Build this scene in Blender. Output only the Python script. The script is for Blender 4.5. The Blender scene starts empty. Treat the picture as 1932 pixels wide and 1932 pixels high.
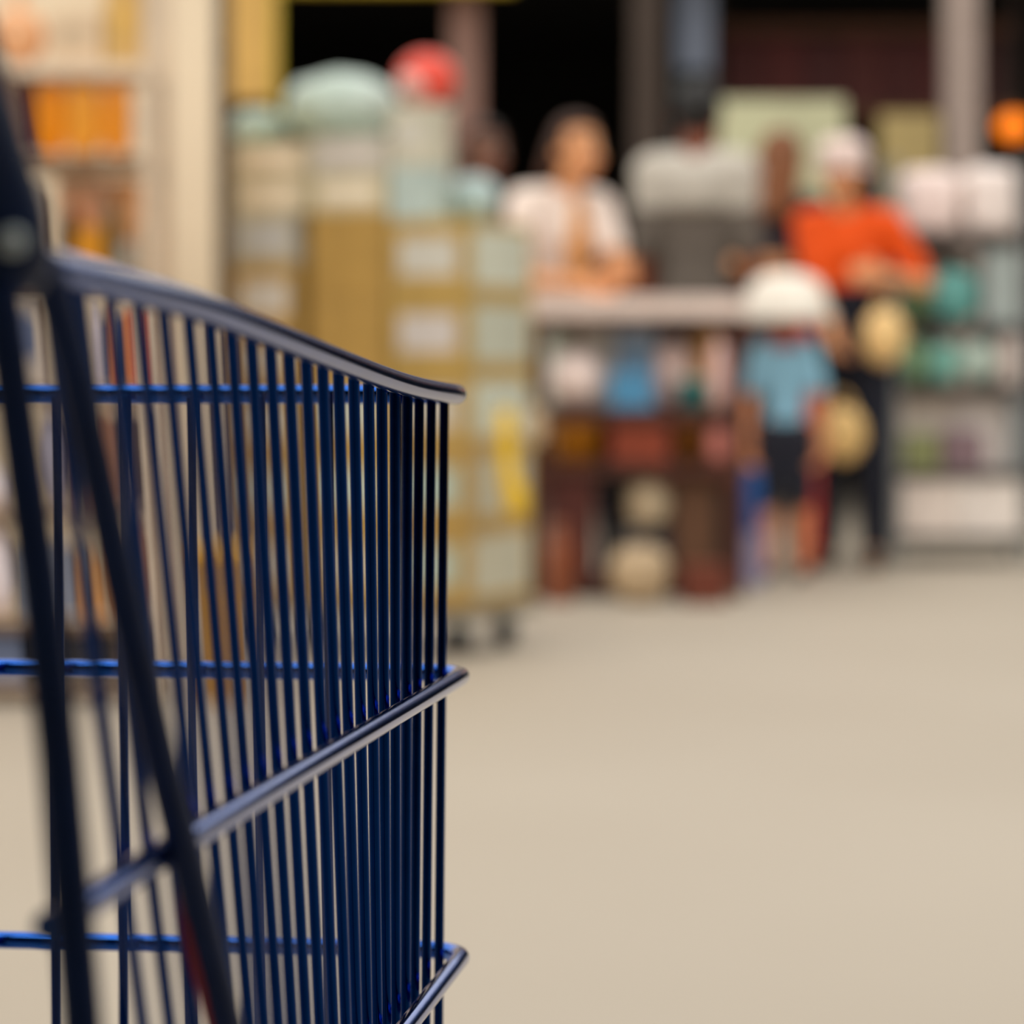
import bpy, bmesh, math, random
from mathutils import Vector, Matrix, noise

random.seed(7)
SC = bpy.context.scene
COL = SC.collection
PI = math.pi

# ------------------------------------------------------------------ camera
HC, F, U0, HZ = 0.77, 6000.0, 966.0, 700.0       # eye height, focal length in px, optical axis column, horizon row


def P(u, v, Y):
    """world point seen at photo pixel (u, v) at distance Y in front of the camera"""
    return Vector(((u - U0) * Y / F, Y, HC + (HZ - v) * Y / F))


def floor_y(v):
    return F * HC / (v - HZ)


cd = bpy.data.cameras.new('camera')
cd.sensor_width = 24.0
cd.sensor_fit = 'HORIZONTAL'
cd.lens = F / 1932.0 * 24.0
cd.shift_y = -(966.0 - HZ) / 1932.0              # square crop of an upright picture taken level
cd.clip_start, cd.clip_end = 0.05, 200
cd.dof.use_dof = True
cd.dof.focus_distance = 1.02
cd.dof.aperture_fstop = (cd.lens / 1000.0) / 0.0117
cam = bpy.data.objects.new('camera', cd)
COL.objects.link(cam)
cam.location = (0, 0, HC)
cam.rotation_euler = (PI / 2, 0, 0)
SC.camera = cam

# ------------------------------------------------------------------ world and light
w = bpy.data.worlds.new('overcast sky')
SC.world = w
w.use_nodes = True
bg = w.node_tree.nodes['Background']
bg.inputs[0].default_value = (1.0, 0.972, 0.925, 1)
bg.inputs[1].default_value = 1.0
sun_d = bpy.data.lights.new('sun', 'SUN')
sun_d.energy = 1.1
sun_d.angle = math.radians(70)
sun_d.color = (1.0, 0.945, 0.87)
sun = bpy.data.objects.new('sun', sun_d)
sun.rotation_euler = (math.radians(37), math.radians(-12), 0)
COL.objects.link(sun)
SC.view_settings.view_transform = 'Standard'
SC.view_settings.look = 'None'
SC.view_settings.gamma = 1.0
SC.view_settings.use_curve_mapping = False
SC.view_settings.exposure = 0.36
SC.cycles.use_denoising = True
SC.cycles.max_bounces = 6


# ------------------------------------------------------------------ materials
def lin(c):
    c = c / 255.0
    return c / 12.92 if c <= 0.04045 else ((c + 0.055) / 1.055) ** 2.4


_mats = {}


def mat(rgb, rough=0.6, metal=0.0, k=0.78, var=0.12, scale=14.0, coat=0.0, name=None, emit=0.0, spec=0.4):
    """procedural material; rgb = sRGB of the thing in the photo, k = how much light an upright face gets"""
    key = (tuple(rgb), rough, metal, k, var, scale, coat, emit, spec)
    if key in _mats:
        return _mats[key]
    m = bpy.data.materials.new(name or 'paint_%d' % len(_mats))
    m.use_nodes = True
    nt = m.node_tree
    b = nt.nodes['Principled BSDF']
    base = [lin(c) / k for c in rgb]
    base = [c * min(1.0, 0.88 / max(base)) for c in base]
    b.inputs['Roughness'].default_value = rough
    b.inputs['Metallic'].default_value = metal
    b.inputs['Coat Weight'].default_value = coat
    b.inputs['Coat Roughness'].default_value = 0.15
    b.inputs['Specular IOR Level'].default_value = spec
    tc = nt.nodes.new('ShaderNodeTexCoord')
    nz = nt.nodes.new('ShaderNodeTexNoise')
    nz.inputs['Scale'].default_value = scale
    nz.inputs['Detail'].default_value = 3
    rp = nt.nodes.new('ShaderNodeValToRGB')
    rp.color_ramp.elements[0].position = 0.3
    rp.color_ramp.elements[1].position = 0.7
    rp.color_ramp.elements[0].color = [c * (1 - var) for c in base] + [1]
    rp.color_ramp.elements[1].color = [min(0.95, c * (1 + var)) for c in base] + [1]
    nt.links.new(tc.outputs['Object'], nz.inputs['Vector'])
    nt.links.new(nz.outputs['Fac'], rp.inputs['Fac'])
    nt.links.new(rp.outputs['Color'], b.inputs['Base Color'])
    if emit:
        nt.links.new(rp.outputs['Color'], b.inputs['Emission Color'])
        b.inputs['Emission Strength'].default_value = emit
    _mats[key] = m
    return m


# ------------------------------------------------------------------ mesh helpers
def new_bm():
    return bmesh.new()


def obj(name, bm, m, parent=None, smooth=False):
    me = bpy.data.meshes.new(name)
    bm.normal_update()
    bm.to_mesh(me)
    bm.free()
    if m is not None:
        me.materials.append(m)
    if smooth:
        me.polygons.foreach_set('use_smooth', [True] * len(me.polygons))
    o = bpy.data.objects.new(name, me)
    COL.objects.link(o)
    if parent is not None:
        o.parent = parent
    return o


def tag(o, label=None, cat=None, group=None, kind=None):
    if label:
        o['label'] = label
    if cat:
        o['category'] = cat
    if group:
        o['group'] = group
    if kind:
        o['kind'] = kind
    return o


def thing(name, label, cat, loc=(0, 0, 0), rz=0.0, group=None):
    o = bpy.data.objects.new(name, None)
    o.empty_display_size = 0.05
    COL.objects.link(o)
    o.location = loc
    o.rotation_euler = (0, 0, rz)
    return tag(o, label, cat, group)


def box_bm(c, s, bevel=0.0, bm=None, seg=2):
    own = new_bm()
    bmesh.ops.create_cube(own, size=1.0)
    bmesh.ops.scale(own, vec=Vector(s), verts=own.verts)
    if bevel:
        bmesh.ops.bevel(own, geom=own.edges[:], offset=min(bevel, 0.45 * min(s)), segments=seg, profile=0.5, affect='EDGES')
    bmesh.ops.translate(own, vec=Vector(c), verts=own.verts)
    if bm is None:
        return own
    tmp = bpy.data.meshes.new('tmp')
    own.to_mesh(tmp)
    own.free()
    bm.from_mesh(tmp)
    bpy.data.meshes.remove(tmp)
    return bm


def tube_bm(pts, r, seg=12, bm=None, cap=True, flat=1.0):
    """swept round bar through pts; r = number or list"""
    bm = bm or new_bm()
    pts = [Vector(p) for p in pts]
    n = len(pts)
    rs = r if isinstance(r, (list, tuple)) else [r] * n
    t = [(pts[min(i + 1, n - 1)] - pts[max(i - 1, 0)]).normalized() for i in range(n)]
    up = Vector((0, 0, 1)) if abs(t[0].z) < 0.9 else Vector((1, 0, 0))
    a = t[0].cross(up).normalized()
    rings = []
    for i in range(n):
        a = (a - t[i] * a.dot(t[i])).normalized()
        b = t[i].cross(a)
        rings.append([bm.verts.new(pts[i] + (a * math.cos(2 * PI * j / seg) + b * math.sin(2 * PI * j / seg) * flat) * rs[i]) for j in range(seg)])
    for i in range(n - 1):
        for j in range(seg):
            k = (j + 1) % seg
            bm.faces.new((rings[i][j], rings[i][k], rings[i + 1][k], rings[i + 1][j]))
    if cap:
        bm.faces.new([bm.verts.new(v.co) for v in reversed(rings[0])])
        bm.faces.new([bm.verts.new(v.co) for v in rings[-1]])
    return bm


def lathe_bm(prof, seg=20, c=(0, 0, 0), bm=None):
    """prof = [(radius, z)] from bottom to top"""
    bm = bm or new_bm()
    c = Vector(c)
    rings = []
    for r, z in prof:
        if r < 1e-6:
            rings.append([bm.verts.new(c + Vector((0, 0, z)))])
        else:
            rings.append([bm.verts.new(c + Vector((r * math.cos(2 * PI * j / seg), r * math.sin(2 * PI * j / seg), z))) for j in range(seg)])
    for A, B in zip(rings, rings[1:]):
        for j in range(seg):
            k = (j + 1) % seg
            if len(A) == 1 and len(B) == 1:
                continue
            if len(A) == 1:
                bm.faces.new((A[0], B[k], B[j]))
            elif len(B) == 1:
                bm.faces.new((A[j], A[k], B[0]))
            else:
                bm.faces.new((A[j], A[k], B[k], B[j]))
    if len(rings[0]) > 1:
        bm.faces.new(list(reversed(rings[0])))
    if len(rings[-1]) > 1:
        bm.faces.new(rings[-1])
    return bm


def ell_bm(c, r, bm=None, rot=None, sub=3):
    bm = bm or new_bm()
    before = len(bm.verts)
    M = Matrix.Translation(Vector(c)) @ (rot.to_4x4() if rot is not None else Matrix.Identity(4)) @ Matrix.Diagonal((r[0], r[1], r[2], 1))
    bmesh.ops.create_icosphere(bm, subdivisions=sub, radius=1.0, matrix=M)
    return bm


def cap_bm(p0, p1, r0, r1, bm=None, seg=14):
    """tapered limb with round ends"""
    bm = bm or new_bm()
    p0, p1 = Vector(p0), Vector(p1)
    d = (p1 - p0)
    L = d.length
    d.normalize()
    pts, rs = [], []
    for k in range(5):
        a = -PI / 2 + k * PI / 8
        pts.append(p0 + d * (r0 * math.sin(a)))
        rs.append(max(1e-4, r0 * math.cos(a)))
    for k in range(5):
        a = k * PI / 8
        pts.append(p1 + d * (r1 * math.sin(a)))
        rs.append(max(1e-4, r1 * math.cos(a)))
    return tube_bm(pts, rs, seg, bm)


def bake(bm, name, m, parent, voxel, smooth_it=4):
    """fuse overlapping pieces into one continuous surface"""
    me = bpy.data.meshes.new('raw')
    bm.to_mesh(me)
    bm.free()
    o = bpy.data.objects.new('raw', me)
    COL.objects.link(o)
    r = o.modifiers.new('r', 'REMESH')
    r.mode = 'VOXEL'
    r.voxel_size = voxel
    s = o.modifiers.new('s', 'SMOOTH')
    s.iterations = smooth_it
    s.factor = 0.5
    dg = bpy.context.evaluated_depsgraph_get()
    dg.update()
    res = bpy.data.meshes.new_from_object(o.evaluated_get(dg))
    bpy.data.objects.remove(o)
    bpy.data.meshes.remove(me)
    res.name = name
    res.materials.clear()
    res.materials.append(m)
    res.polygons.foreach_set('use_smooth', [True] * len(res.polygons))
    q = bpy.data.objects.new(name, res)
    COL.objects.link(q)
    q.parent = parent
    return q


# ------------------------------------------------------------------ the setting
def floor_mat():
    m = bpy.data.materials.new('worn concrete')
    m.use_nodes = True
    nt = m.node_tree
    b = nt.nodes['Principled BSDF']
    b.inputs['Roughness'].default_value = 0.55
    b.inputs['Specular IOR Level'].default_value = 0.25
    tc = nt.nodes.new('ShaderNodeTexCoord')
    n1 = nt.nodes.new('ShaderNodeTexNoise')
    n1.inputs['Scale'].default_value = 0.55
    n1.inputs['Detail'].default_value = 5
    rp = nt.nodes.new('ShaderNodeValToRGB')
    rp.color_ramp.elements[0].position = 0.25
    rp.color_ramp.elements[1].position = 0.75
    rp.color_ramp.elements[0].color = (0.418, 0.360, 0.286, 1)
    rp.color_ramp.elements[1].color = (0.458, 0.400, 0.324, 1)
    n2 = nt.nodes.new('ShaderNodeTexNoise')
    n2.inputs['Scale'].default_value = 60
    bp = nt.nodes.new('ShaderNodeBump')
    bp.inputs['Strength'].default_value = 0.15
    nt.links.new(tc.outputs['Object'], n1.inputs['Vector'])
    nt.links.new(tc.outputs['Object'], n2.inputs['Vector'])
    nt.links.new(n1.outputs['Fac'], rp.inputs['Fac'])
    nt.links.new(rp.outputs['Color'], b.inputs['Base Color'])
    nt.links.new(n2.outputs['Fac'], bp.inputs['Height'])
    nt.links.new(bp.outputs['Normal'], b.inputs['Normal'])
    return m


def struct(name, c, s, m, label=None):
    o = obj(name, box_bm((0, 0, 0), s), m)
    o.location = c
    tag(o, label, None, None, 'structure')
    return o


M_dark = mat((26, 24, 23), rough=0.8, k=1.0, var=0.2, scale=2)
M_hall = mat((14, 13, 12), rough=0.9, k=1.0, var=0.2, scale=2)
M_cream = mat((216, 200, 174), rough=0.7, var=0.05, scale=3)
struct('floor', (0, 12, -0.05), (26, 36, 0.10), floor_mat())
HY = 15.6                                             # front line of the dark hall
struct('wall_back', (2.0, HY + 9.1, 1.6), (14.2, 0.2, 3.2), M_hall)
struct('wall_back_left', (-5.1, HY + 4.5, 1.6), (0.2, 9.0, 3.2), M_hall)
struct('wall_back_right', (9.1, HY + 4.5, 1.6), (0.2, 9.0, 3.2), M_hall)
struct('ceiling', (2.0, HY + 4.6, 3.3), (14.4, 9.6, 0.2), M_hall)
struct('blocker_rear', (0, -4.1, 2.4), (24, 0.2, 4.8), M_dark)  # added out of view to darken what the wires mirror from behind
struct('blocker_right', (10.1, 5.6, 2.4), (0.2, 19, 4.8), M_dark)  # unseen, added so the wires reflect darkness on the right
struct('wall_left', (-5.6, 8.75, 1.6), (9.6, 0.2, 3.2), M_cream)
struct('blocker_left', (-10.1, 2.3, 2.4), (0.2, 12.6, 4.8), M_dark)  # unseen, put in to keep reflections from the left dark


struct('blocker_roof', (0, -2.15, 3.0), (20, 3.7, 0.12), M_dark, 'unseen dark roof added over the camera side to block light')  # added out of view, shades the ground and hides the upper sky


def post(name, u0, u1, Y, m, label, top=3.18):
    a, b = P(u0, 700, Y).x, P(u1, 700, Y).x
    o = obj(name, box_bm((0, 0, top / 2), (b - a, b - a, top), 0.008), m)
    o.location = ((a + b) / 2, Y + (b - a) / 2, 0)
    tag(o, label, None, None, 'structure')
    fp = obj('foot_plate', box_bm((0, 0, 0.012), ((b - a) * 1.7, (b - a) * 1.7, 0.024), 0.004), m, o)
    return o


post('trim_1', 845, 910, HY, mat((118, 88, 78)), 'brown steel post in front of the black opening')
post('trim_2', 1190, 1252, HY, mat((52, 40, 32)), 'dark brown post near the middle of the black opening')
post('trim_3', 1785, 1850, 14.6, mat((140, 125, 117)), 'grey post standing behind the right rack')
# yellow beam over the opening
ya = P(420, 0, HY - 0.12)
yb = P(972, 0, HY - 0.12)
o = obj('trim_4', box_bm((0, 0, 0.13), (yb.x - ya.x, 0.14, 0.26), 0.01), mat((190, 165, 50)))
o.location = ((ya.x + yb.x) / 2, HY - 0.12, ya.z + 0.05)
tag(o, 'yellow beam along the top of the black opening', None, None, 'structure')
o = obj('trim_5', box_bm((0, 0, 0.15), (14.0, 0.2, 0.30), 0.01), M_dark)
o.location = (2.0, HY, 2.9)
tag(o, 'dark lintel over the black opening', None, None, 'structure')

# cream pillar, its shaded right side drawn as a dark tube
PY = 8.2
a, b = P(290, 0, PY).x, P(404, 0, PY).x
pil = obj('pillar', box_bm((0, 0, 1.6), (b - a, 0.16, 3.2), 0.012), M_cream)
pil.location = ((a + b) / 2, PY + 0.08, 0)
tag(pil, 'cream square pillar between the left shelves and the carton stack', None, None, 'structure')
shade_tube = obj('shade_strip', tube_bm([((b - a) / 2 + 0.018, 0.0, 0), ((b - a) / 2 + 0.018, 0.0, 3.2)], 0.0165), mat((92, 76, 62)), pil, True)  # dark colour stands for the shaded face of the pillar
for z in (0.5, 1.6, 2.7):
    obj('shade_clip', box_bm(((b - a) / 2 + 0.018, 0.0, z), (0.04, 0.04, 0.02), 0.003), mat((80, 66, 56)), pil)  # invented bands on the tube that stands for shade

# ------------------------------------------------------------------ the shopping cart
def blue_metal(name, base, rough, coat=0.25, edge=1.0):
    m = bpy.data.materials.new(name)
    m.use_nodes = True
    nt = m.node_tree
    b = nt.nodes['Principled BSDF']
    b.inputs['Metallic'].default_value = 1.0
    b.inputs['Specular Tint'].default_value = (edge, edge * .97, edge * .97, 1)
    b.inputs['Roughness'].default_value = rough
    b.inputs['Coat Weight'].default_value = coat
    b.inputs['Coat Roughness'].default_value = 0.12
    tc = nt.nodes.new('ShaderNodeTexCoord')
    nz = nt.nodes.new('ShaderNodeTexNoise')
    nz.inputs['Scale'].default_value = 90
    rp = nt.nodes.new('ShaderNodeValToRGB')
    rp.color_ramp.elements[0].color = [c * 0.8 for c in base] + [1]
    rp.color_ramp.elements[1].color = [c * 1.15 for c in base] + [1]
    nt.links.new(tc.outputs['Object'], nz.inputs['Vector'])
    nt.links.new(nz.outputs['Fac'], rp.inputs['Fac'])
    nt.links.new(rp.outputs['Color'], b.inputs['Base Color'])
    bp = nt.nodes.new('ShaderNodeBump')
    bp.inputs['Strength'].default_value = 0.05
    nt.links.new(nz.outputs['Fac'], bp.inputs['Height'])
    nt.links.new(bp.outputs['Normal'], b.inputs['Normal'])
    return m


M_wire = blue_metal('blue coated wire', (0.001, 0.034, 0.19), 0.17, 0.05)
M_rod = blue_metal('blue coated rod', (0.005, 0.125, 0.60), 0.17, 0.6, 0.80)
M_rim = blue_metal('worn rim rod', (0.005, 0.110, 0.52), 0.19, 0.5, 0.60)
M_frame = mat((5, 34, 78), rough=0.5, k=1.0, var=0.15, scale=40, spec=0.12)
M_plast = mat((4, 30, 68), rough=0.42, k=1.0, var=0.15, scale=30, spec=0.14)
M_chrome = mat((190, 205, 210), rough=0.18, metal=1.0, k=1.0, var=0.03)
M_rubber = mat((30, 30, 32), rough=0.8, k=1.0)

SLOPE, OFF = 0.12233, -0.16507                        # right side of the basket: x = SLOPE*y + OFF
NRM = math.hypot(1, SLOPE)
SV = Vector((SLOPE, 1, 0)) / NRM                      # towards the front of the cart
WV = Vector((-1, SLOPE, 0)) / NRM                     # towards the cart's left side
OY = 1.165
ORG = Vector((SLOPE * OY + OFF, OY, 0))
WID = 0.50
ZB = HC - 0.36                                        # basket bottom


def K(s, w_, z):
    """cart point: s metres behind the front, w_ metres from the right side, height z"""
    q = ORG - SV * s + WV * w_
    return Vector((q.x, q.y, z))


cart = thing('shopping_cart', 'large blue wire shopping cart with a grey-sheened rim, closest to the camera', 'shopping cart')


def interp(tab, x):
    if x <= tab[0][0]:
        return tab[0][1]
    for (x0, y0), (x1, y1) in zip(tab, tab[1:]):
        if x <= x1:
            t = (x - x0) / (x1 - x0)
            return y0 + (y1 - y0) * t
    return tab[-1][1]


RIM = [(0.54, .0205), (0.60, .0200), (0.65, .0178), (0.725, .0152), (0.81, .0096), (0.89, .0042), (0.99, -.0022), (1.06, -.0058), (1.165, -.0088)]


def smooth_rim(y):
    return sum(interp(RIM, y + d) for d in (-.03, -.015, 0, .015, .03)) / 5


def loop_path(e, zfun, s_end, rr=0.017):
    """side - corner - front - corner - side path, e metres outside the wires"""
    pts = []
    n = 26
    for i in range(n + 1):
        s = s_end + (rr - e - s_end) * i / n
        pts.append(K(s, -e, zfun(s)))
    for i in range(1, 9):
        a_ = i / 8 * PI / 2
        pts.append(K(rr - e - rr * math.sin(a_), rr - e - rr * math.cos(a_), zfun(0)))
    for i in range(1, 12):
        pts.append(K(-e, rr - e + (WID - 2 * (rr - e)) * i / 11, zfun(0)))
    for i in range(1, 9):
        a_ = i / 8 * PI / 2
        pts.append(K(rr - e - rr * (1 - (1 - math.cos(a_))), WID - (rr - e) + rr * math.sin(a_), zfun(0)) if False else
                   K(rr - e - rr * math.cos(a_), WID - rr + e + rr * math.sin(a_), zfun(0)))
    for i in range(1, n + 1):
        s = rr - e + (s_end - rr + e) * i / n
        pts.append(K(s, WID + e, zfun(s)))
    return pts


def y_of_s(s):
    return OY - s / NRM


S_END = (OY - 0.575) * NRM
obj('rim_rod', tube_bm(loop_path(0.0040, lambda s: HC + smooth_rim(y_of_s(s)), (OY - 0.56) * NRM), 0.0036, 20), M_rim, cart, True)
obj('basket_rod', tube_bm(loop_path(0.0053, lambda s: HC - 0.1110 + 0.0068 * min(1, max(0, s / 0.5)), (OY - 0.597) * NRM), 0.00325, 20), M_rod, cart, True)
obj('basket_rod', tube_bm(loop_path(0.0053, lambda s: HC - 0.2130 + 0.004 * min(1, max(0, s / 0.5)), (OY - 0.60) * NRM), 0.00325, 20), M_rod, cart, True)
obj('bottom_rod', tube_bm(loop_path(0.0053, lambda s: ZB + 0.02 * s, (OY - 0.60) * NRM), 0.00325, 14), M_rod, cart, True)

US = [838, 814, 791, 769, 745, 720, 695, 667, 638, 608, 577, 544, 509, 473, 435, 395, 354, 306, 258, 205, 148, 82]
RAKE = [(0.0, 0.0), (0.06, 0.0), (0.125, 0.07), (0.21, 0.19), (0.26, 0.26), (0.30, 0.29), (0.37, 0.36), (0.42, 0.42), (0.49, 0.50), (0.6, 0.56)]
WR = 0.00182
for side in (0, 1):
    for i, u in enumerate(US):
        y = 1.149 - 0.0262 * i
        s = (OY - y) * NRM
        # the wire's own place across the side (bows in by a few mm as in the photo)
        p = Vector(((u - U0) * y / F, y, 0))
        wob = (p - ORG).dot(WV)
        zt = HC + smooth_rim(y) - 0.001
        rk = interp(RAKE, s)
        pts = []
        for k in range(7):
            z = zt + (ZB - zt) * k / 6
            drop = (HC - 0.0) - z
            dd = drop + smooth_rim(y)
            w_ = wob + 0.0092 * dd
            pts.append(K(s - rk * dd * 0.98, w_ if side == 0 else WID - w_, z))
        obj('side_wire', tube_bm(pts, WR, 10), M_wire, cart, True)

w_ = 0.0190
k = 0
while w_ < WID - 0.01:
    zt = HC - 0.0095
    obj('front_wire', tube_bm([K(0.0035, w_, zt), K(0.0035, w_ + 0.004 * 0.35 * (0.5 - w_ / WID) * 2, ZB)], 0.0020, 10), M_wire, cart, True)
    w_ += 0.0255
    k += 1

# floor grid of the basket
for i in range(19):
    s = 0.02 + 0.029 * i
    obj('bottom_wire', tube_bm([K(s, 0.004, ZB + 0.02 * s + 0.004), K(s, WID - 0.004, ZB + 0.02 * s + 0.004)], 0.0019, 8), M_wire, cart, True)
for i in range(5):
    w_ = 0.06 + 0.095 * i
    obj('bottom_rod', tube_bm([K(0.0, w_, ZB - 0.001), K(0.57, w_, ZB + 0.010)], 0.003, 8), M_rod, cart, True)

# rear uprights and outside braces, dark navy, both sides
def mirror(p):
    d = p - ORG
    w_ = d.dot(WV)
    q = p + WV * (WID - 2 * w_)
    return Vector((q.x, q.y, p.z))


def both(name, pts, r, m, seg=16, parent=cart):
    pts = [Vector(p) for p in pts]
    a_ = obj(name, tube_bm(pts, r, seg), m, parent, True)
    obj(name, tube_bm([mirror(p) for p in pts], r, seg), m, parent, True)
    return a_


def on_side(u, v, e):
    """point of the plane e metres outside the right side, seen at (u, v)"""
    y = (-OFF * F - e * F) / (U0 + SLOPE * F - u)
    return P(u, v, y)


both('rear_upright', [on_side(-6, 520, .012), on_side(12, 640, .012), on_side(75, 1100, .012), on_side(112, 1432, .012), on_side(152, 1900, .012), on_side(205, 2600, .012)], 0.0040, M_frame)
both('side_brace', [on_side(84, 500, .0105), on_side(142, 700, .0105), on_side(226, 1090, .0105), on_side(300, 1420, .0105), on_side(352, 1620, .0105), on_side(428, 1932, .0105), on_side(560, 2600, .0105)], 0.0036, M_frame)
strap = obj('strap', tube_bm([on_side(338, 1650, .0075), on_side(352, 1740, .0075), on_side(378, 1850, .0075), on_side(408, 1960, .0075), on_side(440, 2100, .0075)], [0.0010, 0.0014, 0.0015, 0.0015, 0.001], 10), mat((150, 14, 14), k=0.9), cart, True)
tag(strap, 'thin red strap along the dark brace')

# moulded handle arms, rising back to the push bar
def arm_pts():
    return [P(-40, 566, .548), P(-44, 520, .548), P(-62, 420, .545), P(-95, 300, .54), P(-135, 160, .53), P(-185, 0, .515), P(-330, -260, .48), P(-620, -560, .42), P(-950, -700, .37)]


ar = [0.0100, 0.0136, 0.0140, 0.0134, 0.0130, 0.0128, 0.0125, 0.0125, 0.012]
arm = obj('handle_arm', tube_bm(arm_pts(), ar, 20), M_plast, cart, True)
bolt_c = P(22, 455, .5345)
bo = obj('bolt', lathe_bm([(0, -.004), (.0021, -.004), (.0021, .0010), (.0013, .0022), (0, .0026)], 12), mat((235, 250, 252), rough=.3, k=.9), arm, True)  # near-white colour stands in for the bright glint on chrome
bo.location = bolt_c
bo.rotation_euler = (PI / 2, 0, 0.5)
tag(bo, 'bolt head with its glint painted pale')
arm2 = obj('handle_arm', tube_bm([mirror(p) for p in arm_pts()], ar, 20), M_plast, cart, True)
h0 = arm_pts()[-1]
h1 = mirror(h0)
obj('push_bar', tube_bm([h0 + WV * -0.012, h0 + WV * 0.01, h1 - WV * 0.01, h1 + WV * 0.012], [0.011, 0.0145, 0.0145, 0.011], 20), M_plast, cart, True)

# rear gate (hinged back wall) inside the uprights
for i in range(17):
    w_ = 0.03 + 0.0275 * i
    obj('gate_wire', tube_bm([K(0.60, w_, HC + 0.004), K(0.55, w_, ZB + 0.02)], 0.0019, 8), M_wire, cart, True)
for z, s in ((HC + 0.006, 0.603), (HC - 0.34, 0.553)):
    obj('gate_rod', tube_bm([K(s, 0.012, z), K(s, WID - 0.012, z)], 0.003, 10), M_rod, cart, True)

# undercarriage: two side tubes, cross tubes, four casters
for w_ in (0.02, WID - 0.02):
    obj('chassis_tube', tube_bm([K(0.60, w_, ZB + 0.012), K(0.66, w_, 0.30), K(0.62, w_, 0.17), K(0.30, w_, 0.165), K(0.02, w_, 0.165)], 0.011, 14), M_frame, cart, True)
    obj('chassis_tube', tube_bm([K(0.10, w_, ZB - 0.002), K(0.04, w_, 0.17)], 0.010, 12), M_frame, cart, True)
for s in (0.03, 0.60):
    obj('cross_tube', tube_bm([K(s, 0.02, 0.165), K(s, WID - 0.02, 0.165)], 0.010, 12), M_frame, cart, True)
for s in (0.05, 0.58):
    for w_ in (0.02, WID - 0.02):
        c_ = K(s, w_, 0)
        fk = obj('caster', tube_bm([c_ + Vector((0, 0, .16)), c_ + Vector((0, 0, .128))], 0.014, 12), M_chrome, cart, True)
        for q in (-1, 1):
            obj('fork', box_bm(c_ + WV * (q * .017) + Vector((0, -.012, .095)), (.004, .03, .08), .001), M_chrome, fk)
        wb = tube_bm([c_ + Vector((0, -.012, .0625)) + WV * -.013, c_ + Vector((0, -.012, .0625)) + WV * .013], 0.0625, 24)
        obj('wheel', wb, M_rubber, fk, True)


# ------------------------------------------------------------------ goods
def label_part(parent, c, s, rgb, k=0.78):
    return obj('label_sticker', box_bm(c, s, 0.0006), mat(rgb, k=k), parent)


def carton(name, label, cat, loc, size, rgb, rz=0.0, lab=None, group=None, side_lab=None, tape=True, labsize=(0.62, 0.46)):
    t = thing(name, label, cat, loc, rz, group)
    sx, sy, sz = size
    obj('body', box_bm((0, 0, sz / 2), (sx, sy, sz), 0.004), mat(rgb), t)
    if tape:
        obj('tape', box_bm((0, 0, sz + 0.0004), (0.05, sy * 0.98, 0.0012)), mat([min(255, c + 18) for c in rgb], rough=0.35), t)
    if lab:
        label_part(t, (0, -sy / 2 - 0.0008, sz * 0.52), (sx * labsize[0], 0.0016, sz * labsize[1]), lab)
    if side_lab:
        label_part(t, (sx / 2 + 0.0008, 0, sz * 0.52), (0.0016, sy * 0.86, sz * 0.74), side_lab)
    return t


def soft_bm(size, n=2.6, amp=0.05, seed=0, sub=4, flat_bottom=True):
    """pillowy bag: superellipsoid with folds, base at z = 0"""
    bm = new_bm()
    bmesh.ops.create_icosphere(bm, subdivisions=sub, radius=1.0)
    for v in bm.verts:
        p = v.co.copy()
        f = (abs(p.x) ** n + abs(p.y) ** n + abs(p.z) ** n) ** (-1.0 / n)
        p *= f
        d = noise.noise(p * 2.1 + Vector((seed * 3.1, 0, 0))) * amp + noise.noise(p * 5.3 + Vector((0, seed * 1.7, 0))) * amp * 0.5
        p *= 1 + d
        v.co = Vector((p.x * size[0] / 2, p.y * size[1] / 2, p.z * size[2] / 2))
    for ax in (0, 1, 2):
        lo = min(v.co[ax] for v in bm.verts)
        hi = max(v.co[ax] for v in bm.verts)
        for v in bm.verts:
            q = (v.co[ax] - lo) / (hi - lo)
            v.co[ax] = (q if ax == 2 else q - 0.5) * size[ax]
    for v in bm.verts:
        if flat_bottom and v.co.z < size[2] * 0.06:
            v.co.z = 0.0 if v.co.z < size[2] * 0.03 else v.co.z
    return bm


def bag(name, label, cat, loc, size, rgb, seed=1, n=2.6, knot=True, group=None, rough=0.35, rz=0.0):
    t = thing(name, label, cat, loc, rz, group)
    obj('body', soft_bm(size, n, 0.09, seed), mat(rgb, rough=rough), t, True)
    if knot:
        obj('knot', lathe_bm([(0.016, 0), (0.008, 0.012), (0.014, 0.03), (0.02, 0.045), (0, 0.04)], 10, (0, 0, size[2] * 0.97)), mat(rgb, rough=rough), t, True)
    return t


def jar(name, label, cat, loc, r, h, rgb, lid, group=None, lab=None, neck=0.55, sh=0.72):
    t = thing(name, label, cat, loc, 0, group)
    obj('body', lathe_bm([(0, 0), (r * .9, 0), (r, h * .03), (r, h * sh * .92), (r * .93, h * sh), (r * neck, h * (sh + .12)), (r * neck, h * .92), (0, h * .92)], 22), mat(rgb, rough=0.3), t, True)
    obj('lid', lathe_bm([(r * neck * 1.12, h * .86), (r * neck * 1.16, h * .88), (r * neck * 1.16, h * .98), (r * neck * .95, h), (0, h)], 20), mat(lid, rough=0.4), t, True)
    if lab:
        obj('label_sticker', lathe_bm([(r * 1.006, h * .15), (r * 1.012, h * .16), (r * 1.012, h * .55), (r * 1.006, h * .56)], 22), mat(lab), t, True)
    return t


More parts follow.
